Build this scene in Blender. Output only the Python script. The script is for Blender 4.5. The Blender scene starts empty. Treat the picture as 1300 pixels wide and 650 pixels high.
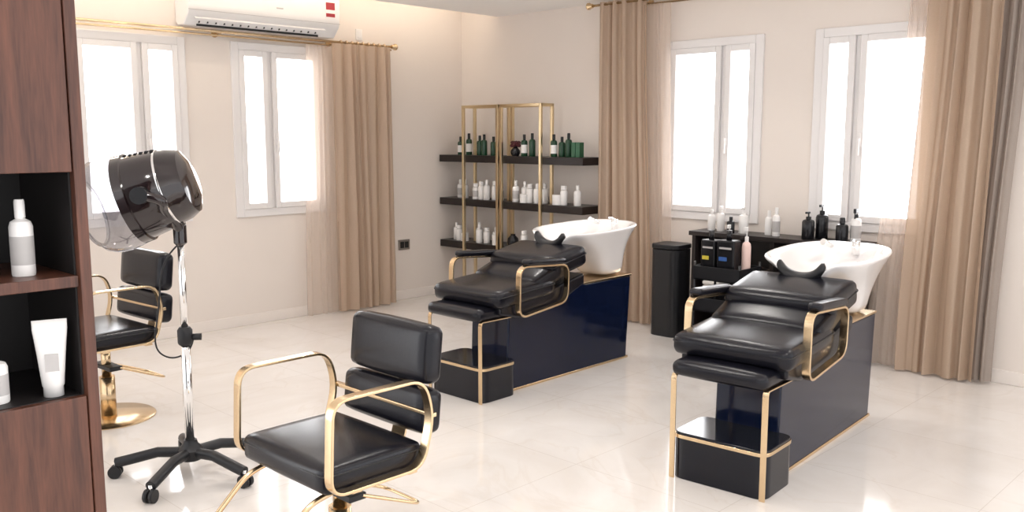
import bpy, bmesh, math, random
from mathutils import Vector, Matrix
random.seed(7)
S=bpy.context.scene
S.view_settings.view_transform='Standard'
S.view_settings.look='None'
S.view_settings.exposure=.50
COL=S.collection
# ---------------------------------------------------------------- materials
def sock(b,n,v):
    if n in b.inputs: b.inputs[n].default_value=v
def mat(name,c,rough=.5,metal=0,spec=.5,coat=0,noise=0,nscale=20,bump=0,bscale=200,trans=0,emit=None,es=0,sheen=0):
    m=bpy.data.materials.new(name); m.use_nodes=True
    nt=m.node_tree; b=nt.nodes['Principled BSDF']
    b.inputs['Base Color'].default_value=(*c,1); sock(b,'Roughness',rough); sock(b,'Metallic',metal)
    sock(b,'Specular IOR Level',spec); sock(b,'Coat Weight',coat); sock(b,'Transmission Weight',trans); sock(b,'Sheen Weight',sheen)
    if emit: sock(b,'Emission Color',(*emit,1)); sock(b,'Emission Strength',es)
    tc=nt.nodes.new('ShaderNodeTexCoord')
    if noise:
        n=nt.nodes.new('ShaderNodeTexNoise'); n.inputs['Scale'].default_value=nscale; n.inputs['Detail'].default_value=4
        nt.links.new(tc.outputs['Object'],n.inputs['Vector'])
        r=nt.nodes.new('ShaderNodeMix'); r.data_type='RGBA'
        r.inputs[6].default_value=(*[x*(1-noise) for x in c],1); r.inputs[7].default_value=(*[min(1,x*(1+noise)) for x in c],1)
        nt.links.new(n.outputs['Fac'],r.inputs[0]); nt.links.new(r.outputs[2],b.inputs['Base Color'])
    if bump:
        n=nt.nodes.new('ShaderNodeTexNoise'); n.inputs['Scale'].default_value=bscale; n.inputs['Detail'].default_value=3
        nt.links.new(tc.outputs['Object'],n.inputs['Vector'])
        bp=nt.nodes.new('ShaderNodeBump'); bp.inputs['Strength'].default_value=bump; bp.inputs['Distance'].default_value=.01
        nt.links.new(n.outputs['Fac'],bp.inputs['Height']); nt.links.new(bp.outputs['Normal'],b.inputs['Normal'])
    return m
M={}
M['wall']=mat('wall_paint',(.80,.73,.672),.8,noise=.02,nscale=3,bump=.05,bscale=300,spec=.2)
M['ceil']=mat('ceiling_paint',(.95,.935,.92),.9,noise=.01,nscale=2,spec=.2)
M['base']=mat('baseboard_paint',(.84,.775,.72),.4,noise=.01)
M['upvc']=mat('white_upvc',(.80,.775,.765),.3,noise=.01)
M['vinyl']=mat('black_vinyl',(.006,.006,.010),.27,bump=.05,bscale=120,noise=.1,spec=.32)
M['gloss']=mat('sky_tinted_gloss_panel',(.004,.008,.028),.10,noise=.05,spec=.4)  # dark wash unit body; blue tint of the sky is put into its colour
M['gloss2']=mat('black_gloss_panel',(.003,.004,.009),.10,noise=.05,spec=.4)
M['black']=mat('black_plastic',(.010,.010,.012),.4,noise=.1,spec=.4)
M['blackwood']=mat('black_stained_wood',(.018,.013,.012),.35,noise=.4,nscale=12,spec=.35)
M['gold']=mat('brushed_gold',(.74,.56,.35),.22,1,noise=.05,nscale=30)
M['palegold']=mat('pale_gold',(.74,.60,.38),.28,1,noise=.04,nscale=30)
M['chrome']=mat('chrome',(.88,.88,.88),.08,1,noise=.02)
M['cer']=mat('white_ceramic',(.86,.835,.825),.12,coat=.5,noise=.01)
M['acw']=mat('ac_white',(.80,.785,.775),.35,noise=.01)
M['dark']=mat('dark_void',(.01,.01,.01),.6,noise=.1)
M['hood']=mat('hood_brown',(.016,.009,.010),.12,coat=.6,noise=.1)
M['bw']=mat('bottle_white',(.82,.80,.78),.35,noise=.02)
M['bg']=mat('bottle_green',(.01,.05,.022),.25,noise=.1)
M['gboxm']=mat('box_green',(.02,.10,.045),.4,noise=.1)
M['bb']=mat('bottle_black',(.008,.008,.010),.25,noise=.1,spec=.4)
M['pink']=mat('bottle_blush',(.78,.58,.52),.35,noise=.03)
M['label']=mat('label_grey',(.45,.43,.42),.6,noise=.1)
M['ylw']=mat('label_yellow',(.6,.50,.05),.5,noise=.05)
M['blu']=mat('label_blue',(.03,.10,.32),.5,noise=.05)
M['red']=mat('dark_red_petals',(.07,.01,.015),.6,noise=.3)
M['towel']=mat('towel_white',(.75,.72,.68),.95,noise=.05,bump=.5,bscale=400)
M['sticker']=mat('sticker_red',(.35,.03,.04),.5,noise=.05)
M['steel']=mat('steel_plate',(.35,.32,.3),.3,.8,noise=.05)
M['lampw']=mat('lamp_glow',(1,1,1),.5,emit=(1,.9,.75),es=6,noise=.01)
M['niche']=mat('niche_black',(.010,.008,.008),.5,noise=.2)
def walnut():
    m=bpy.data.materials.new('walnut_veneer'); m.use_nodes=True; nt=m.node_tree; b=nt.nodes['Principled BSDF']
    tc=nt.nodes.new('ShaderNodeTexCoord'); mp=nt.nodes.new('ShaderNodeMapping'); mp.inputs['Scale'].default_value=(14,14,1.1)
    n=nt.nodes.new('ShaderNodeTexNoise'); n.inputs['Scale'].default_value=2.2; n.inputs['Detail'].default_value=8; n.inputs['Distortion'].default_value=.8
    n2=nt.nodes.new('ShaderNodeTexNoise'); n2.inputs['Scale'].default_value=14; n2.inputs['Detail'].default_value=4
    r=nt.nodes.new('ShaderNodeValToRGB'); e=r.color_ramp.elements
    e[0].position=.3; e[0].color=(.034,.012,.008,1); e[1].position=.7; e[1].color=(.14,.052,.030,1)
    mx=nt.nodes.new('ShaderNodeMath'); mx.operation='MULTIPLY_ADD'; mx.inputs[1].default_value=.3
    nt.links.new(tc.outputs['Object'],mp.inputs['Vector']); nt.links.new(mp.outputs['Vector'],n.inputs['Vector']); nt.links.new(mp.outputs['Vector'],n2.inputs['Vector'])
    nt.links.new(n2.outputs['Fac'],mx.inputs[0]); 
    m2=nt.nodes.new('ShaderNodeMath'); m2.operation='MULTIPLY'; m2.inputs[1].default_value=.75
    nt.links.new(n.outputs['Fac'],m2.inputs[0]); nt.links.new(m2.outputs[0],mx.inputs[2])
    nt.links.new(mx.outputs[0],r.inputs['Fac']); nt.links.new(r.outputs['Color'],b.inputs['Base Color']); b.inputs['Roughness'].default_value=.38
    return m
M['walnut']=walnut()
def marble():
    m=bpy.data.materials.new('cream_marble_tile'); m.use_nodes=True; nt=m.node_tree; b=nt.nodes['Principled BSDF']
    tc=nt.nodes.new('ShaderNodeTexCoord')
    n=nt.nodes.new('ShaderNodeTexNoise'); n.inputs['Scale'].default_value=1.3; n.inputs['Detail'].default_value=9; n.inputs['Roughness'].default_value=.6; n.inputs['Distortion'].default_value=1.2
    r=nt.nodes.new('ShaderNodeValToRGB'); el=r.color_ramp.elements
    el[0].position=.35; el[0].color=(.71,.665,.625,1); el[1].position=.62; el[1].color=(.77,.735,.705,1)
    v=nt.nodes.new('ShaderNodeTexNoise'); v.inputs['Scale'].default_value=.8; v.inputs['Detail'].default_value=6; v.inputs['Distortion'].default_value=2.0
    r2=nt.nodes.new('ShaderNodeValToRGB'); e=r2.color_ramp.elements
    e[0].position=.485; e[0].color=(1,1,1,1); e[1].position=.5; e[1].color=(.965,.95,.935,1)
    x=r2.color_ramp.elements.new(.515); x.color=(1,1,1,1)
    br=nt.nodes.new('ShaderNodeTexBrick'); br.offset=0; br.inputs['Scale'].default_value=1
    br.inputs['Brick Width'].default_value=.8; br.inputs['Row Height'].default_value=.8; br.inputs['Mortar Size'].default_value=.0018
    br.inputs['Color1'].default_value=(1,1,1,1); br.inputs['Color2'].default_value=(.985,.98,.975,1); br.inputs['Mortar'].default_value=(.82,.79,.76,1)
    m1=nt.nodes.new('ShaderNodeMix'); m1.data_type='RGBA'; m1.blend_type='MULTIPLY'; m1.inputs[0].default_value=1
    m2=nt.nodes.new('ShaderNodeMix'); m2.data_type='RGBA'; m2.blend_type='MULTIPLY'; m2.inputs[0].default_value=1
    L=nt.links.new
    L(tc.outputs['Object'],n.inputs['Vector']);L(tc.outputs['Object'],v.inputs['Vector']);L(tc.outputs['Object'],br.inputs['Vector'])
    L(n.outputs['Fac'],r.inputs['Fac']);L(v.outputs['Fac'],r2.inputs['Fac']);L(r.outputs['Color'],m1.inputs[6]);L(r2.outputs['Color'],m1.inputs[7])
    L(m1.outputs[2],m2.inputs[6]);L(br.outputs['Color'],m2.inputs[7]);L(m2.outputs[2],b.inputs['Base Color'])
    b.inputs['Roughness'].default_value=.09; sock(b,'Specular IOR Level',.7)
    return m
M['marble']=marble()
def fabric(name,c,alpha,transl,c2=None):
    m=bpy.data.materials.new(name); m.use_nodes=True; nt=m.node_tree; nt.nodes.clear(); L=nt.links.new
    o=nt.nodes.new('ShaderNodeOutputMaterial'); d=nt.nodes.new('ShaderNodeBsdfDiffuse'); t=nt.nodes.new('ShaderNodeBsdfTranslucent')
    mx=nt.nodes.new('ShaderNodeMixShader'); mx.inputs[0].default_value=transl
    tc=nt.nodes.new('ShaderNodeTexCoord'); n=nt.nodes.new('ShaderNodeTexNoise'); n.inputs['Scale'].default_value=150
    cr=nt.nodes.new('ShaderNodeMix'); cr.data_type='RGBA'; cr.inputs[6].default_value=(*[x*.93 for x in c],1); cr.inputs[7].default_value=(*[min(1,x*1.07) for x in c],1)
    L(tc.outputs['Object'],n.inputs['Vector']);L(n.outputs['Fac'],cr.inputs[0]);L(cr.outputs[2],d.inputs[0]);L(cr.outputs[2],t.inputs[0])
    L(d.outputs[0],mx.inputs[1]);L(t.outputs[0],mx.inputs[2])
    out=mx.outputs[0]
    g=nt.nodes.new('ShaderNodeBsdfGlossy'); g.inputs['Roughness'].default_value=.45; g.inputs[0].default_value=(.9,.85,.78,1)
    mg=nt.nodes.new('ShaderNodeMixShader'); mg.inputs[0].default_value=.05; L(out,mg.inputs[1]);L(g.outputs[0],mg.inputs[2]); out=mg.outputs[0]
    if alpha<1:
        tr=nt.nodes.new('ShaderNodeBsdfTransparent'); m3=nt.nodes.new('ShaderNodeMixShader'); m3.inputs[0].default_value=alpha
        L(tr.outputs[0],m3.inputs[1]);L(out,m3.inputs[2]);out=m3.outputs[0]
    L(out,o.inputs[0])
    return m
M['curt']=fabric('beige_curtain_fabric',(.575,.435,.325),.95,.33)
M['sheer']=fabric('sheer_curtain_fabric',(.72,.58,.48),.42,.5)
M['lining']=fabric('grey_lining_fabric',(.38,.32,.28),1,.25)
def glass(name,c=(1,1,1),gl=.06,dark=1.0,diff=0):
    m=bpy.data.materials.new(name); m.use_nodes=True; nt=m.node_tree; nt.nodes.clear(); L=nt.links.new
    o=nt.nodes.new('ShaderNodeOutputMaterial'); t=nt.nodes.new('ShaderNodeBsdfTransparent'); t.inputs[0].default_value=(*[x*dark for x in c],1)
    g=nt.nodes.new('ShaderNodeBsdfGlossy'); g.inputs['Roughness'].default_value=.03
    f=nt.nodes.new('ShaderNodeLayerWeight'); f.inputs['Blend'].default_value=.3
    ma=nt.nodes.new('ShaderNodeMath'); ma.operation='MULTIPLY_ADD'; ma.inputs[1].default_value=.5; ma.inputs[2].default_value=gl
    mx=nt.nodes.new('ShaderNodeMixShader'); L(f.outputs['Facing'],ma.inputs[0]);L(ma.outputs[0],mx.inputs[0]);L(t.outputs[0],mx.inputs[1]);L(g.outputs[0],mx.inputs[2])
    out=mx.outputs[0]
    if diff:
        d=nt.nodes.new('ShaderNodeBsdfDiffuse'); d.inputs[0].default_value=(.5,.5,.54,1); m2=nt.nodes.new('ShaderNodeMixShader'); m2.inputs[0].default_value=diff
        L(out,m2.inputs[1]);L(d.outputs[0],m2.inputs[2]);out=m2.outputs[0]
    L(out,o.inputs[0])
    return m
M['glass']=glass('window_glass',gl=.0)
M['visor']=glass('clear_visor_plastic',(.70,.69,.72),.14,.92,.05)
# ---------------------------------------------------------------- geometry helpers
def empty(name,loc=(0,0,0),rz=0):
    e=bpy.data.objects.new(name,None); COL.objects.link(e); e.location=loc; e.rotation_euler=(0,0,math.radians(rz)); e.empty_display_size=.1
    return e
def mk(name,verts,faces,m,parent=None,smooth=False,loc=None,rot=None):
    me=bpy.data.meshes.new(name); me.from_pydata([tuple(v) for v in verts],[],faces); me.validate()
    bm=bmesh.new(); bm.from_mesh(me); bmesh.ops.recalc_face_normals(bm,faces=bm.faces); bm.to_mesh(me); bm.free()
    ob=bpy.data.objects.new(name,me); COL.objects.link(ob)
    if m: me.materials.append(M[m] if isinstance(m,str) else m)
    if smooth:
        for p in me.polygons: p.use_smooth=True
    if parent: ob.parent=parent
    if loc: ob.location=loc
    if rot: ob.rotation_euler=rot
    return ob
def bev(ob,w,seg=3):
    b=ob.modifiers.new('bevel','BEVEL'); b.width=w; b.segments=seg; b.limit_method='ANGLE'; b.angle_limit=math.radians(40)
    for p in ob.data.polygons: p.use_smooth=True
    ob.modifiers.new('wn','WEIGHTED_NORMAL')
    return ob
def boxvf(a,b):
    x0,y0,z0=a;x1,y1,z1=b
    v=[(x0,y0,z0),(x1,y0,z0),(x1,y1,z0),(x0,y1,z0),(x0,y0,z1),(x1,y0,z1),(x1,y1,z1),(x0,y1,z1)]
    f=[(0,3,2,1),(4,5,6,7),(0,1,5,4),(1,2,6,5),(2,3,7,6),(3,0,4,7)]
    return v,f
def box(name,a,b,m,parent=None,bw=0,seg=3,rot=None):
    c=[(a[i]+b[i])/2 for i in range(3)]
    v,f=boxvf([a[i]-c[i] for i in range(3)],[b[i]-c[i] for i in range(3)])
    o=mk(name,v,f,m,parent,loc=c,rot=rot)
    if bw: bev(o,bw,seg)
    return o
def boxes(name,lst,m,parent=None,bw=0):
    V=[];Fa=[]
    for a,b in lst:
        v,f=boxvf(a,b); n=len(V); V+=v; Fa+=[tuple(i+n for i in q) for q in f]
    o=mk(name,V,Fa,m,parent)
    if bw: bev(o,bw,2)
    return o
def cyl(name,p0,p1,r,m,parent=None,r2=None,seg=24):
    p0=Vector(p0);p1=Vector(p1); d=p1-p0; L=d.length; q=d.to_track_quat('Z','Y'); r2=r if r2 is None else r2
    V=[];Fa=[]
    for i in range(seg):
        a=2*math.pi*i/seg; V.append(p0+q@Vector((r*math.cos(a),r*math.sin(a),0)))
    for i in range(seg):
        a=2*math.pi*i/seg; V.append(p0+q@Vector((r2*math.cos(a),r2*math.sin(a),L)))
    Fa=[(i,(i+1)%seg,seg+(i+1)%seg,seg+i) for i in range(seg)]+[tuple(range(seg))[::-1],tuple(range(seg,2*seg))]
    o=mk(name,V,Fa,m,parent)
    for p in o.data.polygons:
        if len(p.vertices)==4: p.use_smooth=True
    return o
def rev(name,prof,m,parent=None,loc=(0,0,0),axis=None,seg=32,caps=True,smooth=True,sub=0):
    q=Vector(axis).to_track_quat('Z','Y') if axis else None
    V=[];n=len(prof)
    for (r,z) in prof:
        for i in range(seg):
            a=2*math.pi*i/seg; p=Vector((max(r,1e-4)*math.cos(a),max(r,1e-4)*math.sin(a),z))
            if q: p=q@p
            V.append(p)
    Fa=[(j*seg+i,j*seg+(i+1)%seg,(j+1)*seg+(i+1)%seg,(j+1)*seg+i) for j in range(n-1) for i in range(seg)]
    if caps: Fa+=[tuple(range(seg)),tuple(range((n-1)*seg,n*seg))]
    o=mk(name,V,Fa,m,parent,smooth=smooth,loc=loc)
    if smooth:
        e=o.modifiers.new('es','EDGE_SPLIT'); e.split_angle=math.radians(40)
    return o
def tube(name,pts,r,m,parent=None,cyclic=False,res=4,kind='POLY'):
    cu=bpy.data.curves.new(name,'CURVE'); cu.dimensions='3D'; cu.bevel_depth=r; cu.bevel_resolution=res; cu.use_fill_caps=True
    sp=cu.splines.new(kind)
    sp.points.add(len(pts)-1)
    for i,p in enumerate(pts): sp.points[i].co=(*p,1)
    sp.use_cyclic_u=cyclic
    if kind=='NURBS': sp.order_u=3; sp.use_endpoint_u=True
    o=bpy.data.objects.new(name,cu); COL.objects.link(o); cu.materials.append(M[m])
    dg=bpy.context.evaluated_depsgraph_get(); me=bpy.data.meshes.new_from_object(o.evaluated_get(dg))
    bpy.data.objects.remove(o); o=bpy.data.objects.new(name,me); COL.objects.link(o)
    if not me.materials: me.materials.append(M[m])
    for p in me.polygons: p.use_smooth=True
    if parent: o.parent=parent
    return o
def rounded(pts,r,closed=False,n=7):
    out=[];N=len(pts)
    for i,p in enumerate(pts):
        p=Vector(p)
        if not closed and i in(0,N-1): out.append(p); continue
        a=Vector(pts[i-1])-p; b=Vector(pts[(i+1)%N])-p
        ri=min(r,a.length*.48,b.length*.48); A=p+a.normalized()*ri; B=p+b.normalized()*ri
        for k in range(n+1):
            t=k/n; out.append(A*(1-t)**2+p*2*t*(1-t)+B*t*t)
    return out
def flatbar(name,pts,y0,y1,th,m,parent=None,closed=False):
    N=len(pts);V=[]
    for i in range(N):
        if closed: a=pts[i-1];b=pts[(i+1)%N]
        else: a=pts[max(i-1,0)];b=pts[min(i+1,N-1)]
        t=(Vector(b)-Vector(a)).normalized(); nx,nz=-t[1],t[0]; p=pts[i]
        for s,y in((1,y0),(1,y1),(-1,y1),(-1,y0)):
            V.append((p[0]+nx*s*th/2,y,p[1]+nz*s*th/2))
    Fa=[]
    R=range(N) if closed else range(N-1)
    for i in R:
        j=(i+1)%N
        for k in range(4): Fa.append((4*i+k,4*i+(k+1)%4,4*j+(k+1)%4,4*j+k))
    if not closed: Fa+=[(0,1,2,3),(4*N-4,4*N-3,4*N-2,4*N-1)]
    return bev(mk(name,V,Fa,m,parent),.0025,2)
def prism(name,prof,y0,y1,m,parent=None,bw=.02,seg=3):
    n=len(prof); V=[(x,y0,z) for x,z in prof]+[(x,y1,z) for x,z in prof]
    Fa=[tuple(range(n)),tuple(range(n,2*n))[::-1]]+[(i,(i+1)%n,n+(i+1)%n,n+i) for i in range(n)]
    return bev(mk(name,V,Fa,m,parent),bw,seg)
def vprism(name,pl,z0,z1,m,parent=None,bw=.004):
    n=len(pl); V=[(p[0],p[1],z0) for p in pl]+[(p[0],p[1],z1) for p in pl]
    return bev(mk(name,V,[tuple(range(n)),tuple(range(n,2*n))[::-1]]+[(i,(i+1)%n,n+(i+1)%n,n+i) for i in range(n)],m,parent),bw,2)
def pad(name,c,size,m,parent=None,r=.03,puff=.012,ry=0):
    bm=bmesh.new(); bmesh.ops.create_cube(bm,size=1); bmesh.ops.subdivide_edges(bm,edges=bm.edges,cuts=9,use_grid_fill=True)
    sx,sy,sz=[s/2 for s in size]; r=min(r,sx*.98,sy*.98,sz*.98)
    for v in bm.verts:
        u=Vector(v.co)*2
        u=Vector([math.copysign(1-(1-abs(q))**1.6,q) for q in u])
        p=Vector((u.x*sx,u.y*sy,u.z*sz)); inn=Vector((max(-sx+r,min(sx-r,p.x)),max(-sy+r,min(sy-r,p.y)),max(-sz+r,min(sz-r,p.z))))
        d=p-inn
        if d.length>1e-6: p=inn+d.normalized()*r
        p.z+=math.copysign(puff*(1-u.x**2)*(1-u.y**2),u.z) if abs(u.z)>.99 else 0
        p.x+=math.copysign(puff*.6*(1-u.z**2)*(1-u.y**2),u.x) if abs(u.x)>.99 else 0
        v.co=p
    me=bpy.data.meshes.new(name); bm.to_mesh(me); bm.free(); me.materials.append(M[m])
    for p in me.polygons: p.use_smooth=True
    o=bpy.data.objects.new(name,me); COL.objects.link(o); o.location=c; o.rotation_euler=(0,math.radians(ry),0); o.parent=parent
    return o
def seam(name,c,size,parent,r,ry,m='black'):
    sx,sy=size[0]/2+.001,size[1]/2+.001
    pl=rounded([(-sx,-sy),(sx,-sy),(sx,sy),(-sx,sy)],r,True)
    o=tube(name,[(p[0],p[1],0) for p in pl],.0032,m,parent,cyclic=True,res=2); o.location=c; o.rotation_euler=(0,math.radians(ry),0)
# ---------------------------------------------------------------- room shell
XW,YW=6.29,6.83; ZC=2.74
XM,YM=-1.6,-1.6
box('floor',(XM,YM,-.1),(XW+.2,YW+.2,0),'marble')
boxes('ceiling',[((XM,YM,ZC),(XW,6.31,ZC+.12)),((XM,6.31,ZC+.25),(XW,YW,ZC+.37)),((XM,6.25,ZC+.12),(XW,6.31,ZC+.37))],'ceil')
WZ0,WZ1=.93,2.35
WL=[(2.46,3.33),(3.74,4.60)]
WB=[(3.46,4.33),(2.16,3.03)]
def wall(name,lo,hi,ops,axis,pos,th):
    bs=[];cur=lo;top=ZC+.37
    def seg(a,b,z0,z1):
        bs.append(((a,pos,z0),(b,pos+th,z1)) if axis=='x' else ((pos,a,z0),(pos+th,b,z1)))
    for a,b in sorted(ops):
        seg(cur,a,0,top); seg(a,b,0,WZ0); seg(a,b,WZ1,top); cur=b
    seg(cur,hi,0,top); boxes(name,bs,'wall')
wall('wall_left',XM,XW,WL,'x',YW,.2)
wall('wall_back',YM,YW+.2,WB,'y',XW,.2)
box('baseboard_left',(XM,YW-.014,0),(XW,YW,.09),'base',bw=.004)
box('baseboard_back',(XW-.014,YM,0),(XW,YW-.014,.09),'base',bw=.004)
def window(name,a,b,axis,split,flip=False):
    e=empty(name)
    def bx(n,u0,u1,w0,w1,z0,z1,m,bw=.004):
        if axis=='x': return box(n,(u0,YW+w0,z0),(u1,YW+w1,z1),m,e,bw)
        return box(n,(XW+w0,u0,z0),(XW+w1,u1,z1),m,e,bw)
    f=.055
    for n,q in(('frame_left',(a-.01,a+f,WZ0-.01,WZ1+.01)),('frame_right',(b-f,b+.01,WZ0-.01,WZ1+.01)),('frame_bottom',(a+f,b-f,WZ0-.01,WZ0+f)),('frame_top',(a+f,b-f,WZ1-f,WZ1+.01))):
        bx(n,q[0],q[1],-.02,.07,q[2],q[3],'upvc')
    bx('mullion',split-.02,split+.02,-.005,.06,WZ0+f,WZ1-f,'upvc')
    for k,(u0,u1) in enumerate(((a+f,split-.02),(split+.02,b-f))):
        s=.048;z0=WZ0+f;z1=WZ1-f
        bx('sash_stile_a%d'%k,u0,u0+s,-.03,.045,z0,z1,'upvc');bx('sash_stile_b%d'%k,u1-s,u1,-.03,.045,z0,z1,'upvc')
        bx('sash_rail_bottom%d'%k,u0+s,u1-s,-.03,.045,z0,z0+s,'upvc');bx('sash_rail_top%d'%k,u0+s,u1-s,-.03,.045,z1-s,z1,'upvc')
        bx('glass_pane%d'%k,u0+s,u1-s,.012,.018,z0+s,z1-s,'glass',0)
    hs=split+.045 if not flip else split-.045
    bx('handle_plate',hs-.012,hs+.012,-.04,-.03,1.52,1.62,'upvc');bx('handle_lever',hs-.009,hs+.009,-.06,-.045,1.46,1.58,'upvc')
    bx('handle_neck',hs-.008,hs+.008,-.05,-.038,1.56,1.58,'upvc',0)
window('window_1',2.46,3.33,'x',2.975)
window('window_2',3.74,4.60,'x',4.075)
window('window_3',3.46,4.33,'y',3.79,True)
window('window_4',2.16,3.03,'y',2.72,True)
# ---------------------------------------------------------------- curtains
def curtain(name,axis,u0t,u1t,u0b,u1b,z0,z1,w,amp,nf,m,parent,seed=0,gather=.55):
    rnd=random.Random(seed); ph=[rnd.uniform(0,6.28) for _ in range(4)]; fr=[rnd.uniform(.7,1.3) for _ in range(3)]
    nx=int(nf*16);nz=26;V=[]
    for j in range(nz+1):
        t=j/nz; z=z0+(z1-z0)*t; sm=t*t*(3-2*t)
        for i in range(nx+1):
            s=i/nx; s2=s+.025*math.sin(3*math.pi*s+ph[3]+1.5*t)
            u=(u0b+(u1b-u0b)*s)*(1-sm)+(u0t+(u1t-u0t)*s)*sm
            A=amp*(gather+(1-gather)*(1-t)**.6)
            p=2*math.pi*nf*s2
            off=A*(.75+.25*math.sin(2*math.pi*s*fr[1]*2+ph[2]))*math.sin(p+.7*math.sin(2*math.pi*s*fr[0]*2+ph[0]+.6*t))+A*.4*math.sin(p*.5*fr[1]+ph[1]+1.2*(1-t))
            u+=A*.35*math.sin(2*p+ph[1])*.4
            V.append((u,w+off,z) if axis=='x' else (w+off,u,z))
    Fa=[(j*(nx+1)+i,j*(nx+1)+i+1,(j+1)*(nx+1)+i+1,(j+1)*(nx+1)+i) for j in range(nz) for i in range(nx)]
    return mk(name,V,Fa,m,parent,smooth=True)
e=empty('beige_curtain')
curtain('drape','x',4.62,5.27,4.64,5.28,.015,2.40,6.68,.036,7,'curt',e,1,.7)
curtain('sheer','x',4.36,4.68,4.30,4.70,.02,2.37,6.69,.014,6,'sheer',e,2)
e=empty('beige_curtain')
curtain('drape','y',4.44,4.93,4.34,4.92,.015,2.72,6.14,.038,6,'curt',e,3,.7)
curtain('sheer','y',4.22,4.48,4.16,4.38,.02,2.66,6.16,.014,4,'sheer',e,4)
e=empty('beige_curtain')
curtain('drape','y',1.76,2.20,1.80,2.30,.015,2.72,6.13,.040,5,'curt',e,5,.7)
curtain('sheer','y',2.14,2.34,2.20,2.52,.02,2.68,6.16,.016,6,'sheer',e,6)
curtain('lining','y',1.62,1.80,1.70,1.88,.02,2.72,6.18,.032,3,'lining',e,7)
e=empty('curtain_rod')
cyl('rod',(2.2,6.72,2.415),(5.30,6.72,2.415),.011,'gold',e); cyl('rod_inner',(2.2,6.77,2.39),(5.34,6.77,2.39),.008,'gold',e)
rev('finial',[(0,0),(.018,.005),(.022,.03),(.03,.04),(.03,.055),(.012,.075),(0,.08)],'gold',e,(5.30,6.72,2.415),(1,0,0))
for x in(2.35,3.6,4.68,5.22):
    box('bracket_arm',(x-.006,6.72,2.40),(x+.006,YW,2.412),'gold',e,.002); cyl('bracket_rose',(x,YW-.012,2.406),(x,YW,2.406),.028,'gold',e)
for i in range(9): rev('ring',[(.017,-.005),(.021,0),(.017,.005)],'gold',e,(4.74+i*.06,6.72,2.415),(1,0,0),caps=False,seg=16)
e=empty('curtain_rod')
cyl('rod',(6.14,1.3,2.70),(6.14,5.0,2.70),.011,'gold',e); cyl('rod_inner',(6.21,1.3,2.67),(6.21,4.7,2.67),.009,'gold',e)
rev('finial',[(0,0),(.018,.005),(.022,.03),(.03,.04),(.03,.055),(.012,.075),(0,.08)],'gold',e,(6.14,5.0,2.70),(0,1,0))
for y in(1.9,3.2,4.5):
    box('bracket_arm',(6.14,y-.006,2.685),(XW,y+.006,2.697),'gold',e,.002); cyl('bracket_rose',(XW-.012,y,2.69),(XW,y,2.69),.028,'gold',e)
# ---------------------------------------------------------------- air conditioner
e=empty('air_conditioner',(4.66,YW,2.475))
o=prism('body',[(0,0),(.03,-.03),(.13,-.035),(.215,.05),(.225,.12),(.225,.34),(.20,.36),(0,.36)],0,1.38,'acw',e,.012,3)
o.rotation_euler=(0,0,-math.pi/2); o.location=(-1.38,0,0)
box('vent_slot',(-1.28,-.150,-.036),(-.18,-.142,-.02),'dark',e)
box('vent_flap',(-1.32,-.213,.020),(-.14,-.180,.028),'acw',e,.003,rot=(math.radians(40),0,0))
for i in range(16): box('vent_louvre',(-1.27+i*.07,-.175,-.012),(-1.265+i*.07,-.15,.0),'dark',e)
box('front_seam',(-1.38,-.2265,.075),(0,-.2245,.079),'label',e)
box('display',(-.62,-.2275,.15),(-.56,-.2245,.16),'label',e)
box('sticker_top',(-.15,-.2275,.12),(-.05,-.2245,.26),'bw',e);box('sticker_band',(-.145,-.2285,.13),(-.055,-.2265,.16),'sticker',e);box('sticker_band_2',(-.145,-.2285,.19),(-.055,-.2265,.25),'sticker',e)
e=empty('wall_socket');box('plate',(5.43,YW-.012,.49),(5.57,YW,.59),'steel',e,.004);box('insert',(5.45,YW-.016,.51),(5.495,YW-.01,.57),'dark',e,.002);box('insert_2',(5.505,YW-.016,.51),(5.55,YW-.01,.57),'dark',e,.002)
e=empty('wall_switch');box('plate',(4.98,YW-.012,2.46),(5.05,YW,2.56),'bw',e,.004);box('button',(4.995,YW-.017,2.48),(5.035,YW-.01,2.54),'acw',e,.002)
# ---------------------------------------------------------------- bottles
def bottle(parent,x,y,z,r,h,m,capm,kind='cap',label=None):
    bh=h*.72
    rev('bottle_body',[(0,0),(r*.95,0),(r,.004),(r,bh*.86),(r*.85,bh*.95),(r*.4,bh),(r*.38,bh+h*.03)],m,parent,(x,y,z),seg=20)
    if kind=='cap': rev('bottle_cap',[(r*.45,0),(r*.45,h*.2),(r*.4,h*.23),(0,h*.23)],capm,parent,(x,y,z+bh+.002),seg=16)
    elif kind=='flat': rev('bottle_cap',[(r*.8,0),(r*.8,h*.2),(0,h*.2)],capm,parent,(x,y,z+bh),seg=16)
    elif kind=='pump':
        rev('pump_collar',[(r*.42,0),(r*.42,h*.09),(r*.12,h*.1),(r*.12,h*.24),(0,h*.24)],capm,parent,(x,y,z+bh),seg=16)
        box('pump_nozzle',(x-r*.9,y-r*.2,z+bh+h*.2),(x+r*.25,y+r*.2,z+bh+h*.27),capm,parent,.002)
    elif kind=='spray':
        rev('spray_collar',[(r*.4,0),(r*.4,h*.08),(r*.25,h*.12),(0,h*.12)],capm,parent,(x,y,z+bh),seg=16)
        box('spray_head',(x-r*.9,y-r*.28,z+bh+h*.14),(x+r*.6,y+r*.28,z+bh+h*.27),capm,parent,.004)
        box('spray_trigger',(x-r*.8,y-r*.12,z+bh-h*.02),(x-r*.55,y+r*.12,z+bh+h*.15),capm,parent,.002)
    if label: rev('bottle_label',[(r*1.01,bh*.2),(r*1.01,bh*.7)],label,parent,(x,y,z),seg=20,caps=False)
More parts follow.
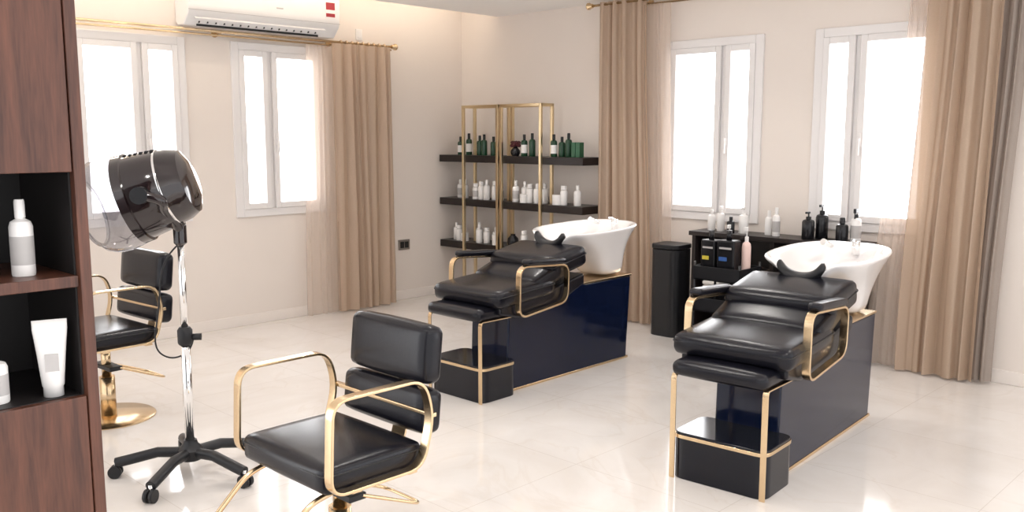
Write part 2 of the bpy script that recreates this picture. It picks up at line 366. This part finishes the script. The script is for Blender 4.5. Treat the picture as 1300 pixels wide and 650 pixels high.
def jar(parent,x,y,z,r,h,m,capm):
    rev('jar_body',[(0,0),(r,0),(r,h*.65),(0,h*.65)],m,parent,(x,y,z),seg=20); rev('jar_lid',[(r*1.02,0),(r*1.02,h*.33),(0,h*.33)],capm,parent,(x,y,z+h*.66),seg=20)
# ---------------------------------------------------------------- display shelves
SX0,SX1=5.95,6.25; SZ=(.56,.985,1.41)
def shelf_unit(y0,y1,f0,f1):
    e=empty('display_shelf')
    for z in SZ: box('shelf_board',(SX0,y0,z-.068),(SX1,y1,z),'blackwood',e,.003)
    t=.013; zt=1.885; xb=SX0+.14
    for x in(SX0-.012,xb):
        for y in(f0,f1): box('post',(x-t,y-t,0),(x+t,y+t,zt),'palegold',e,.002)
        box('rail_top',(x-t,f0,zt-2*t),(x+t,f1,zt),'palegold',e,.002)
    for y in(f0,f1): box('rail_side_top',(SX0-.012,y-t,zt-2*t),(xb,y+t,zt),'palegold',e,.002);box('rail_side_bottom',(SX0-.012,y-t,0),(xb,y+t,2*t),'palegold',e,.002)
shelf_unit(5.95,6.80,5.965,6.43)
shelf_unit(4.94,5.93,5.42,5.915)
BX=6.04
e=empty('green_hair_product_bottles')
for y,h in((6.58,.17),(6.48,.20),(6.32,.18),(6.23,.19),(6.10,.17),(5.70,.19),(5.62,.2),(5.34,.19),(5.27,.17),(5.19,.2)):
    bottle(e,BX+random.uniform(-.02,.04),y,SZ[2],.030,h*1.1,'bg','bb','cap','bw' if random.random()<.3 else None)
for y in(5.10,5.05): box('product_box',(BX-.03,y-.022,SZ[2]),(BX+.03,y+.022,SZ[2]+.13),'gboxm',e,.002)
e=empty('flower_vase'); rev('vase',[(0,0),(.03,0),(.045,.03),(.045,.05),(.02,.08),(.025,.09)],'bb',e,(6.02,5.81,SZ[2]))
for i in range(14):
    a=i*2.4; rr=.012+.028*(i/14)**.5
    rev('petal_cluster',[(0,-.018),(.016,-.01),(.02,0),(.014,.012),(0,.018)],'red',e,(6.02+rr*math.cos(a),5.81+rr*math.sin(a),SZ[2]+.11+.015*math.cos(i)),seg=10)
e=empty('white_hair_product_bottles')
for y,h,k in((6.64,.17,'cap'),(6.56,.17,'cap'),(6.35,.15,'flat'),(6.28,.17,'flat'),(6.20,.18,'cap'),(6.12,.18,'flat'),(6.04,.17,'pump'),(5.80,.19,'cap'),(5.73,.18,'cap'),(5.64,.17,'flat'),(5.56,.17,'cap'),(5.49,.17,'cap'),(5.22,.17,'flat'),(5.08,.17,'cap')):
    bottle(e,BX+random.uniform(-.03,.05),y,SZ[1],.033,h*1.1,'bw','bw',k,'label' if random.random()<.25 else None)
jar(e,6.02,5.29,SZ[1],.045,.09,'bw','bw');jar(e,6.0,5.68,SZ[1],.04,.08,'bw','bw')
e=empty('white_hair_product_bottles')
for y,h,k in((6.68,.16,'cap'),(6.60,.15,'flat'),(6.37,.18,'cap'),(6.30,.17,'cap'),(6.22,.15,'flat'),(6.12,.15,'cap'),(5.70,.16,'flat'),(5.55,.17,'cap'),(5.48,.16,'cap'),(5.34,.15,'flat'),(5.1,.16,'cap')):
    bottle(e,BX+random.uniform(-.03,.05),y,SZ[0],.033,h*1.1,'bw','bw',k)
jar(e,6.01,6.05,SZ[0],.045,.10,'bw','bw');jar(e,6.03,6.52,SZ[0],.04,.08,'bw','bw')
e=empty('flower_vase'); rev('vase',[(0,0),(.04,0),(.055,.04),(.05,.08),(.02,.11),(.025,.12)],'bb',e,(6.02,5.84,SZ[0]))
# ---------------------------------------------------------------- wash units
def ring(cx,a,b,z,n=48,p=2.6,zf=None):
    out=[]
    for i in range(n):
        t=2*math.pi*i/n; c,s=math.cos(t),math.sin(t)
        x=cx+a*math.copysign(abs(c)**(2/p),c); y=b*math.copysign(abs(s)**(2/p),s)
        zz=z+(zf(c,s) if zf else 0); out.append((x,y,zz))
    return out
def wash_unit(name,loc,rz):
    e=empty(name,(*loc,0),rz)
    pl=rounded([(0.0,-.235),(.30,-.235),(.30,.235),(0.0,.235)],.06,True)
    vprism('foot_block',pl,0,.225,'gloss2',e)
    vprism('foot_block_gold_band',[((p[0]-.15)*1.03+.15,p[1]*1.017) for p in pl],.197,.214,'gold',e,.002)
    for s in(-1,1):
        flatbar('foot_frame_post',rounded([(.30,.50),(.0,.50),(-.008,.48),(-.008,.0)],.03),s*.226-.014,s*.226+.014,.008,'gold',e)
    pad('footrest_cushion',(.115,0,.535),(.29,.47,.075),'vinyl',e,.032,.008)
    prism('body',[(.28,0),(.30,.50),(.55,.60),(.98,.67),(1.06,.60),(1.57,.60),(1.53,0)],-.165,.165,'gloss',e,.012)
    box('body_base_trim',(.29,-.170,0),(1.545,.170,.016),'gold',e,.003)
    prism('body_top_trim',[(1.03,.600),(1.575,.600),(1.575,.612),(1.03,.612)],-.168,.168,'gold',e,.002)
    prism('seat_tray',[(.12,.53),(.28,.49),(.60,.50),(.92,.63),(.92,.70),(.45,.60),(.12,.58)],-.265,.265,'vinyl',e,.015)
    pad('seat_cushion',(.34,0,.638),(.53,.59,.105),'vinyl',e,.038,.012,ry=-4); seam('seat_welt',(.34,0,.655),(.53,.59),e,.04,-4)
    pad('lumbar_cushion',(.58,0,.71),(.32,.57,.11),'vinyl',e,.04,.01,ry=-20)
    pad('back_cushion',(.75,0,.790),(.36,.57,.135),'vinyl',e,.04,.01,ry=-11); seam('back_welt',(.75,0,.80),(.36,.57),e,.04,-11)
    for s in(-1,1):
        pts=rounded([(.24,.50),(.25,.815),(.70,.785),(.69,.55)],.07,True)
        flatbar('arm_frame',pts,s*.300-.020,s*.300+.020,.012,'gold',e,True)
        pad('arm_pad',(.48,s*.300,.825),(.36,.066,.036),'vinyl',e,.016,.002,ry=3.5)
    def notch(c,s): 
        w=abs(s); return (-.085*max(0,1-(w/.42)**2) if c<0 else 0)+.02*c
    def k(fac): return lambda c,s:notch(c,s)*fac
    rings=[ring(1.42,.13,.14,.612,p=3),ring(1.41,.14,.15,.66,p=3),ring(1.37,.18,.185,.76),ring(1.31,.25,.225,.84,zf=k(.3)),ring(1.26,.335,.265,.905,zf=k(.8)),ring(1.245,.385,.29,.945,zf=k(1)),ring(1.245,.397,.300,.96,zf=k(1)),
           ring(1.245,.39,.294,.970,zf=k(1)),ring(1.245,.36,.268,.968,zf=k(1)),ring(1.24,.335,.245,.95,zf=k(.9)),ring(1.23,.28,.21,.88,zf=k(.3)),ring(1.22,.20,.16,.82),ring(1.22,.08,.07,.795)]
    V=[p for r in rings for p in r];N=48
    Fa=[(j*N+i,j*N+(i+1)%N,(j+1)*N+(i+1)%N,(j+1)*N+i) for j in range(len(rings)-1) for i in range(N)]+[tuple(range(N)),tuple(range((len(rings)-1)*N,len(rings)*N))]
    o=mk('basin',V,Fa,'cer',e,smooth=True); sb=o.modifiers.new('s','SUBSURF'); sb.levels=1; sb.render_levels=1
    V=[];Fa=[];K=14;Q=10
    for i in range(K+1):
        t=math.pi*(1+i/K); w=math.sin(math.pi*i/K)**.5
        cy=.115*math.cos(t); cz=.955+.085*math.sin(t)
        for q in range(Q):
            a=2*math.pi*q/Q; rr=.008+.022*w
            V.append((.870+1.5*rr*math.cos(a),cy+rr*math.sin(a)*math.cos(t),cz+rr*math.sin(a)*math.sin(t)))
    for i in range(K):
        for q in range(Q): Fa.append((i*Q+q,i*Q+(q+1)%Q,(i+1)*Q+(q+1)%Q,(i+1)*Q+q))
    Fa+=[tuple(range(Q)),tuple(range(K*Q,K*Q+Q))]
    mk('neck_rest',V,Fa,'black',e,smooth=True)
    cyl('faucet_base',(1.52,-.05,.93),(1.52,-.05,1.005),.022,'chrome',e); tube('faucet_lever',[(1.52,-.05,1.0),(1.48,-.05,1.015),(1.43,-.07,1.02)],.008,'chrome',e)
    cyl('shower_head',(1.50,.08,.97),(1.42,.10,1.0),.013,'chrome',e,r2=.02); rev('drain',[(0,0),(.025,0),(.025,.004),(0,.006)],'chrome',e,(1.22,0,.797))
wash_unit('hair_wash_unit',(3.455,2.06),4)
wash_unit('hair_wash_unit',(3.60,3.985),0.5)
# ---------------------------------------------------------------- styling chairs (face local -X)
def chair(loc,rz,lift=0):
    e=empty('salon_styling_chair',(*loc,0),rz)
    rev('base_disc',[(0,0),(.25,0),(.252,.004),(.245,.010),(.06,.016),(0,.016)],'gold',e,seg=64)
    cyl('column_cover',(0,0,.014),(0,0,.24),.042,'gold',e); cyl('column_piston',(0,0,.24),(0,0,.40+lift),.026,'gold',e)
    l=lift
    box('seat_plate',(-.13,-.13,.39+l),(.13,.13,.41+l),'black',e,.004)
    pad('seat_cushion',(-.030,0,.462+l),(.42,.54,.098),'vinyl',e,.028,.012); seam('seat_welt',(-.030,0,.485+l),(.42,.54),e,.03,0)
    for s in(-1,1):
        pts=rounded([(-.245,.43+l),(-.23,.748+l),(.155,.748+l),(.195,.61+l),(.145,.43+l)],.065,True)
        flatbar('arm_frame',pts,s*.295-.020,s*.295+.020,.011,'gold',e,True)
    box('under_bar',(-.15,-.295,.412+l),(-.11,.295,.422+l),'gold',e,.002);box('under_bar_2',(.09,-.295,.412+l),(.13,.295,.422+l),'gold',e,.002)
    flatbar('back_bracket',rounded([(.10,.405+l),(.27,.405+l),(.325,.62+l),(.33,.80+l)],.06),-.04,.04,.010,'gold',e)
    box('back_side_bar',(.19,-.305,.60+l),(.215,.305,.615+l),'gold',e,.003)
    pad('back_cushion_lower',(.245,0,.595+l),(.095,.51,.165),'vinyl',e,.032,.006,ry=6)
    pad('back_cushion_upper',(.270,0,.800+l),(.09,.48,.215),'vinyl',e,.034,.006,ry=6)
    pts=[(-.16,-.2,.40+l),(-.26,-.2,.38+l)]+[(-.56,-.2,.10)]+[(-.56,.2,.10)]+[(-.26,.2,.38+l),(-.16,.2,.40+l)]
    tube('footrest',[tuple(p) for p in rounded([Vector(p) for p in pts],.06)],.010,'gold',e)
    tube('pump_lever',[tuple(p) for p in rounded([Vector(p) for p in[(.03,-.1,.30),(.30,-.12,.19),(.30,.12,.19),(.03,.1,.30)]],.06)],.007,'gold',e)
    box('lever_bracket',(-.03,-.105,.285),(.045,.105,.31),'black',e,.004)
chair((1.825,2.665),0)
chair((1.95,5.12),4,.03)
# ---------------------------------------------------------------- hood dryer
def dryer():
    ox,oy=1.87,3.95
    e=empty('hood_hair_dryer',(ox,oy,0))
    rev('hub',[(0,.075),(.05,.075),(.06,.09),(.06,.125),(.035,.15),(.03,.17),(0,.17)],'black',e)
    for k in range(5):
        th=math.radians(188+72*k-45.8); c,s=math.cos(th),math.sin(th)
        tube('leg_%d'%(k+1),[(c*.03,s*.03,.11),(c*.15,s*.15,.115),(c*.28,s*.28,.085),(c*.34,s*.34,.072)],.025,'black',e)
        cyl('caster_stem_%d'%(k+1),(c*.34,s*.34,.05),(c*.34,s*.34,.08),.01,'chrome',e)
        for d in(-1,1):
            px,py=c*.345-s*.014*d,s*.345+c*.014*d
            cyl('caster_wheel_%d'%(k+1),(px+s*.009,py-c*.009,.030),(px-s*.009,py+c*.009,.030),.030,'black',e)
    cyl('pole_lower',(0,0,.15),(0,0,.68),.022,'chrome',e); cyl('pole_upper',(0,0,.66),(0,0,1.13),.016,'chrome',e)
    rev('height_clamp',[(.028,0),(.034,.01),(.034,.07),(.024,.085)],'black',e,(0,0,.63)); cyl('clamp_knob',(0.02,-.01,.665),(.06,-.04,.665),.016,'black',e)
    rev('swivel',[(.02,0),(.03,.01),(.03,.09),(.018,.10)],'hood',e,(0,0,1.10))
    ax=Vector((-.697*.93-.717*.10,.717*.93-.697*.10,-.30)).normalized()
    hc=Vector((-.090,.100,1.335))
    rev('hood_shell',[(0,-.215),(.09,-.212),(.145,-.19),(.165,-.15),(.172,-.11),(.176,-.105),(.188,-.03),(.196,.04),(.206,.045),(.208,.085),(.196,.088),(.178,.04),(.16,-.06),(.10,-.15),(0,-.17)],'hood',e,hc,ax,64,caps=False)
    rev('hood_visor',[(.198,.05),(.212,.10),(.220,.15),(.216,.20),(.195,.245),(.16,.27),(.155,.27)],'visor',e,hc,ax,64,caps=False)
    rev('visor_rim',[(.150,.266),(.162,.266),(.162,.278),(.150,.278),(.150,.266)],'visor',e,hc,ax,64,caps=False)
    rev('hood_trim_ring',[(.1775,-.104),(.1795,-.099),(.1785,-.094)],'chrome',e,hc,ax,64,caps=False)
    rev('hood_inner_grille',[(.165,.0),(.155,.03),(.10,.05),(.03,.055),(0,.055)],'dark',e,hc,ax,32,caps=False)
    side=ax.cross(Vector((0,0,1))).normalized()
    if side.dot(Vector((-.717,-.697,0)))<0: side=-side
    cyl('pivot_knob',tuple(hc+side*.170+ax*-.02),tuple(hc+side*.228+ax*-.02),.038,'black',e)
    back=-ax
    for sg in(1,-1):
        a=hc+side*.205*sg+ax*-.02
        pts=[a,a+back*.11+Vector((0,0,-.05)),a*.6+Vector((0.05,-.04,1.19))*.4+side*.02*sg,Vector((0.01,0,1.18)),Vector((0,0,1.13))]
        tube('yoke_arm',[tuple(p) for p in pts],.023,'hood',e,kind='NURBS')
    up=side.cross(ax); up=up if up.z>0 else -up
    for i in range(6):
        c=hc+ax*(-.09+i*.024)+up*(.174+.0028*i); 
        cyl('vent_rib_%d'%(i+1),tuple(c-side*.05),tuple(c+side*.05),.008,'dark',e,seg=12)
    tube('power_cable',[(0.01,-.01,1.12),(-.07,.05,1.05),(-.09,.06,.8),(-.12,.08,.62),(-.06,.03,.56),(.02,-.02,.60),(.03,-.02,.66)],.004,'black',e,kind='NURBS')
dryer()
# ---------------------------------------------------------------- counter behind wash units
e=empty('black_storage_shelf')
for a,b in(((5.98,2.50,.825),(6.26,3.88,.86)),((6.0,2.52,0),(6.26,2.55,.825)),((6.0,3.83,0),(6.26,3.86,.825)),((6.0,3.16,0),(6.26,3.19,.825)),((6.24,2.55,0),(6.26,3.83,.825)),((6.0,2.55,.03),(6.24,3.83,.06)),((6.0,2.55,.30),(6.24,3.83,.325)),((6.0,2.55,.56),(6.24,3.83,.585))):
    box('panel',a,b,'blackwood',e,.003)
e=empty('folded_towels')
for i in range(5): pad('towel',(6.12,3.72,.585+.022+.036*i),(.20,.15,.036),'towel',e,.017,.003)
for i in range(4): pad('towel',(6.12,3.70,.325+.022+.036*i),(.20,.15,.036),'towel',e,.017,.003)
e=empty('waste_bin',(6.01,4.055,0))
pl=rounded([(-.125,-.125),(.125,-.125),(.125,.125),(-.125,.125)],.07,True)
vprism('bin_body',pl,0,.70,'black',e); vprism('bin_lid',[(p[0]*1.04,p[1]*1.04) for p in pl],.706,.742,'black',e,.006)
e=empty('shampoo_bottles')
zc=.86
for y,x,h,r,m,cm,k in((3.78,6.15,.17,.030,'bw','bw','cap'),(3.68,6.12,.20,.030,'bw','bw','spray'),(3.47,6.10,.20,.037,'bw','bw','pump'),(3.28,6.14,.19,.030,'bw','bw','cap'),(3.20,6.10,.22,.028,'bw','bw','cap'),(3.55,6.05,.13,.03,'bb','bb','cap')):
    bottle(e,x,y,zc,r,h,m,cm,k,'label' if m=='bw' and r<.03 else None)
e=empty('black_pump_bottles')
for y,x,h,r,m,cm,k in((2.94,6.08,.20,.044,'bb','bb','pump'),(2.88,6.17,.25,.044,'bb','bb','pump'),(2.68,6.06,.18,.042,'bb','bb','cap'),(2.60,6.10,.24,.036,'bw','bb','spray')):
    bottle(e,x,y,zc,r,h,m,cm,k,'label' if m=='bw' else None)
tx,ty=5.66,3.34
e=empty('salon_trolley',(tx,ty,0),0)
for z in(.10,.34,.57):
    box('tray_bottom',(-.15,-.19,z),(.15,.19,z+.012),'black',e,.003)
    for a,b in(((-.15,-.19,z),(-.142,.19,z+.10)),((.142,-.19,z),(.15,.19,z+.10)),((-.15,-.19,z),(.15,-.182,z+.10)),((-.15,.182,z),(.15,.19,z+.10))): box('tray_side',a,b,'black',e,.002)
for x in(-.14,.14):
    for y in(-.18,.18):
        cyl('post',(x,y,.05),(x,y,.70),.009,'black',e); cyl('wheel',(x-.012,y,.025),(x+.012,y,.025),.025,'black',e)
e=empty('hair_colour_bottles')
def sq(x,y,z,w,d,h,lab):
    box('bottle_body',(x-d/2,y-w/2,z),(x+d/2,y+w/2,z+h*.8),'bb',e,.012); cyl('bottle_neck',(x,y,z+h*.78),(x,y,z+h),.02,'bb',e)
    box('bottle_label',(x-d/2-.002,y-w*.10,z+h*.38),(x-d/2,y+w*.36,z+h*.46),lab,e)
    box('bottle_text',(x-d/2-.002,y-w*.35,z+h*.62),(x-d/2,y+w*.35,z+h*.66),'label',e)
zt=.583
sq(tx-.04,ty+.11,zt,.12,.10,.34,'ylw'); sq(tx-.05,ty-.04,zt,.14,.10,.35,'blu'); bottle(e,tx+.07,ty+.03,zt,.032,.38,'bw','bw','pump'); bottle(e,tx-.0,ty-.15,zt,.032,.38,'pink','bw','pump')
# ---------------------------------------------------------------- walnut cabinet
e=empty('walnut_display_cabinet')
CX0,CX1,CY0,CY1=-.45,.772,2.08,2.44
box('side_panel',(CX1-.025,CY0-.004,0),(CX1,CY1,2.70),'walnut',e,.002); box('side_panel_2',(CX0,CY0,0),(CX0+.02,CY1,2.70),'walnut',e,.002)
box('door_upper',(CX0+.02,CY0,1.52),(CX1-.027,CY0+.02,2.69),'walnut',e,.002); box('door_lower',(CX0+.02,CY0,.04),(CX1-.027,CY0+.02,1.01),'walnut',e,.002)
box('back_panel',(CX0+.02,CY1-.015,0),(CX1-.025,CY1,2.69),'niche',e); box('niche_bottom',(CX0+.02,CY0+.02,.985),(CX1-.025,CY1-.015,1.01),'walnut',e)
box('niche_bottom_face',(CX0+.02,CY0+.021,1.01),(CX1-.025,CY1-.016,1.012),'niche',e)
box('niche_shelf',(CX0+.02,CY0+.005,1.262),(CX1-.026,CY1-.015,1.288),'walnut',e,.002)
box('niche_top',(CX0+.02,CY0+.02,1.52),(CX1-.025,CY1-.015,1.54),'niche',e); box('niche_liner',(CX1-.030,CY0+.02,1.01),(CX1-.0255,CY1-.015,1.52),'niche',e)
e=empty('spray_bottle'); bottle(e,.66,2.17,1.2885,.0245,.178,'bw','bw','cap','label')
e=empty('spray_bottle'); bottle(e,.585,2.16,1.0125,.024,.13,'bw','bb','cap','label')
e=empty('spray_bottle'); bottle(e,.56,2.20,1.2885,.024,.15,'bb','bb','cap','label')
e=empty('cosmetic_tube',(.692,2.13,1.0125),-18)
V=[];Fa=[];N=24
for (z,a,b) in((0,.021,.019),(.022,.021,.019),(.024,.023,.021),(.10,.030,.016),(.155,.036,.004),(.176,.036,.002)):
    for i in range(N):
        t=2*math.pi*i/N; V.append((a*math.cos(t),b*math.sin(t),z))
Fa=[(j*N+i,j*N+(i+1)%N,(j+1)*N+(i+1)%N,(j+1)*N+i) for j in range(5) for i in range(N)]+[tuple(range(N)),tuple(range(5*N,6*N))]
mk('tube_body',V,Fa,'bw',e,smooth=True)
box('tube_label',(-.014,-.0195,.06),(.014,-.0175,.10),'label',e)
# ---------------------------------------------------------------- chandelier and downlights
e=empty('chandelier',(1.95,5.55,0)); cyl('rod',(0,0,2.5),(0,0,ZC),.008,'gold',e); rev('canopy',[(0,-.03),(.06,-.02),(.06,0)],'gold',e,(0,0,ZC))
rev('hub',[(0,-.05),(.03,-.02),(.035,.02),(0,.05)],'gold',e,(0,0,2.5))
for k in range(6):
    a=k*math.pi/3+.2; c,s=math.cos(a),math.sin(a)
    tube('arm',[(0,0,2.5),(c*.12,s*.12,2.42),(c*.25,s*.25,2.43),(c*.28,s*.28,2.48)],.008,'gold',e,kind='NURBS')
    rev('glass_petal_shade',[(.01,0),(.035,.02),(.05,.06),(.06,.09)],'visor',e,(c*.28,s*.28,2.46),caps=False)
l=bpy.data.lights.new('chandelier_bulb','POINT'); l.energy=5; l.color=(1,.88,.72); l.shadow_soft_size=.08
o=bpy.data.objects.new('chandelier_bulb',l); COL.objects.link(o); o.parent=e; o.location=(0,0,2.36)
def downlight(x,y):
    e=empty('recessed_downlight',(x,y,ZC)); rev('trim_ring',[(.035,-.001),(.05,-.006),(.055,0)],'upvc',e,caps=False); rev('lamp',[(0,-.002),(.035,-.002)],'lampw',e,caps=False)
    l=bpy.data.lights.new('spot','SPOT'); l.energy=36; l.spot_size=math.radians(130); l.spot_blend=.9; l.shadow_soft_size=.08; l.color=(1,.95,.90)
    o=bpy.data.objects.new('spot_lamp',l); COL.objects.link(o); o.parent=e; o.location=(0,0,-.03)
for x,y in((5.0,5.0),(3.0,5.0),(5.0,3.2),(3.0,3.0),(5.0,1.2),(1.0,3.0),(1.2,1.0),(3.0,1.0)): downlight(x,y)
l=bpy.data.lights.new('cove_strip','AREA'); l.shape='RECTANGLE'; l.size=7.4; l.size_y=.04; l.energy=13; l.color=(1,.84,.66)
o=bpy.data.objects.new('cove_led_strip',l); COL.objects.link(o); o.location=(2.4,6.33,ZC+.19); o.rotation_euler=(math.radians(90),0,0)
# ---------------------------------------------------------------- world
w=bpy.data.worlds.new('daylight'); S.world=w; w.use_nodes=True; nt=w.node_tree; L=nt.links.new
bg=nt.nodes['Background']; tc=nt.nodes.new('ShaderNodeTexCoord'); dp=nt.nodes.new('ShaderNodeVectorMath'); dp.operation='DOT_PRODUCT'; dp.inputs[1].default_value=(.707,.707,.0)
mr=nt.nodes.new('ShaderNodeMapRange'); mr.inputs['From Min'].default_value=-.25; mr.inputs['From Max'].default_value=.25; mr.inputs['To Min'].default_value=1.15; mr.inputs['To Max'].default_value=6.0
L(tc.outputs['Generated'],dp.inputs[0]);L(dp.outputs['Value'],mr.inputs['Value']);L(mr.outputs['Result'],bg.inputs['Strength'])
bg.inputs['Color'].default_value=(.985,.985,1,1)
# ---------------------------------------------------------------- camera
cam=bpy.data.cameras.new('cam'); co=bpy.data.objects.new('camera',cam); COL.objects.link(co); S.camera=co
cam.sensor_width=36; cam.lens=36*1136/1300; cam.clip_start=.05
co.location=(0,0,1.6); co.rotation_euler=(math.radians(90)-math.atan(153/1136),0,math.radians(44.2-90))
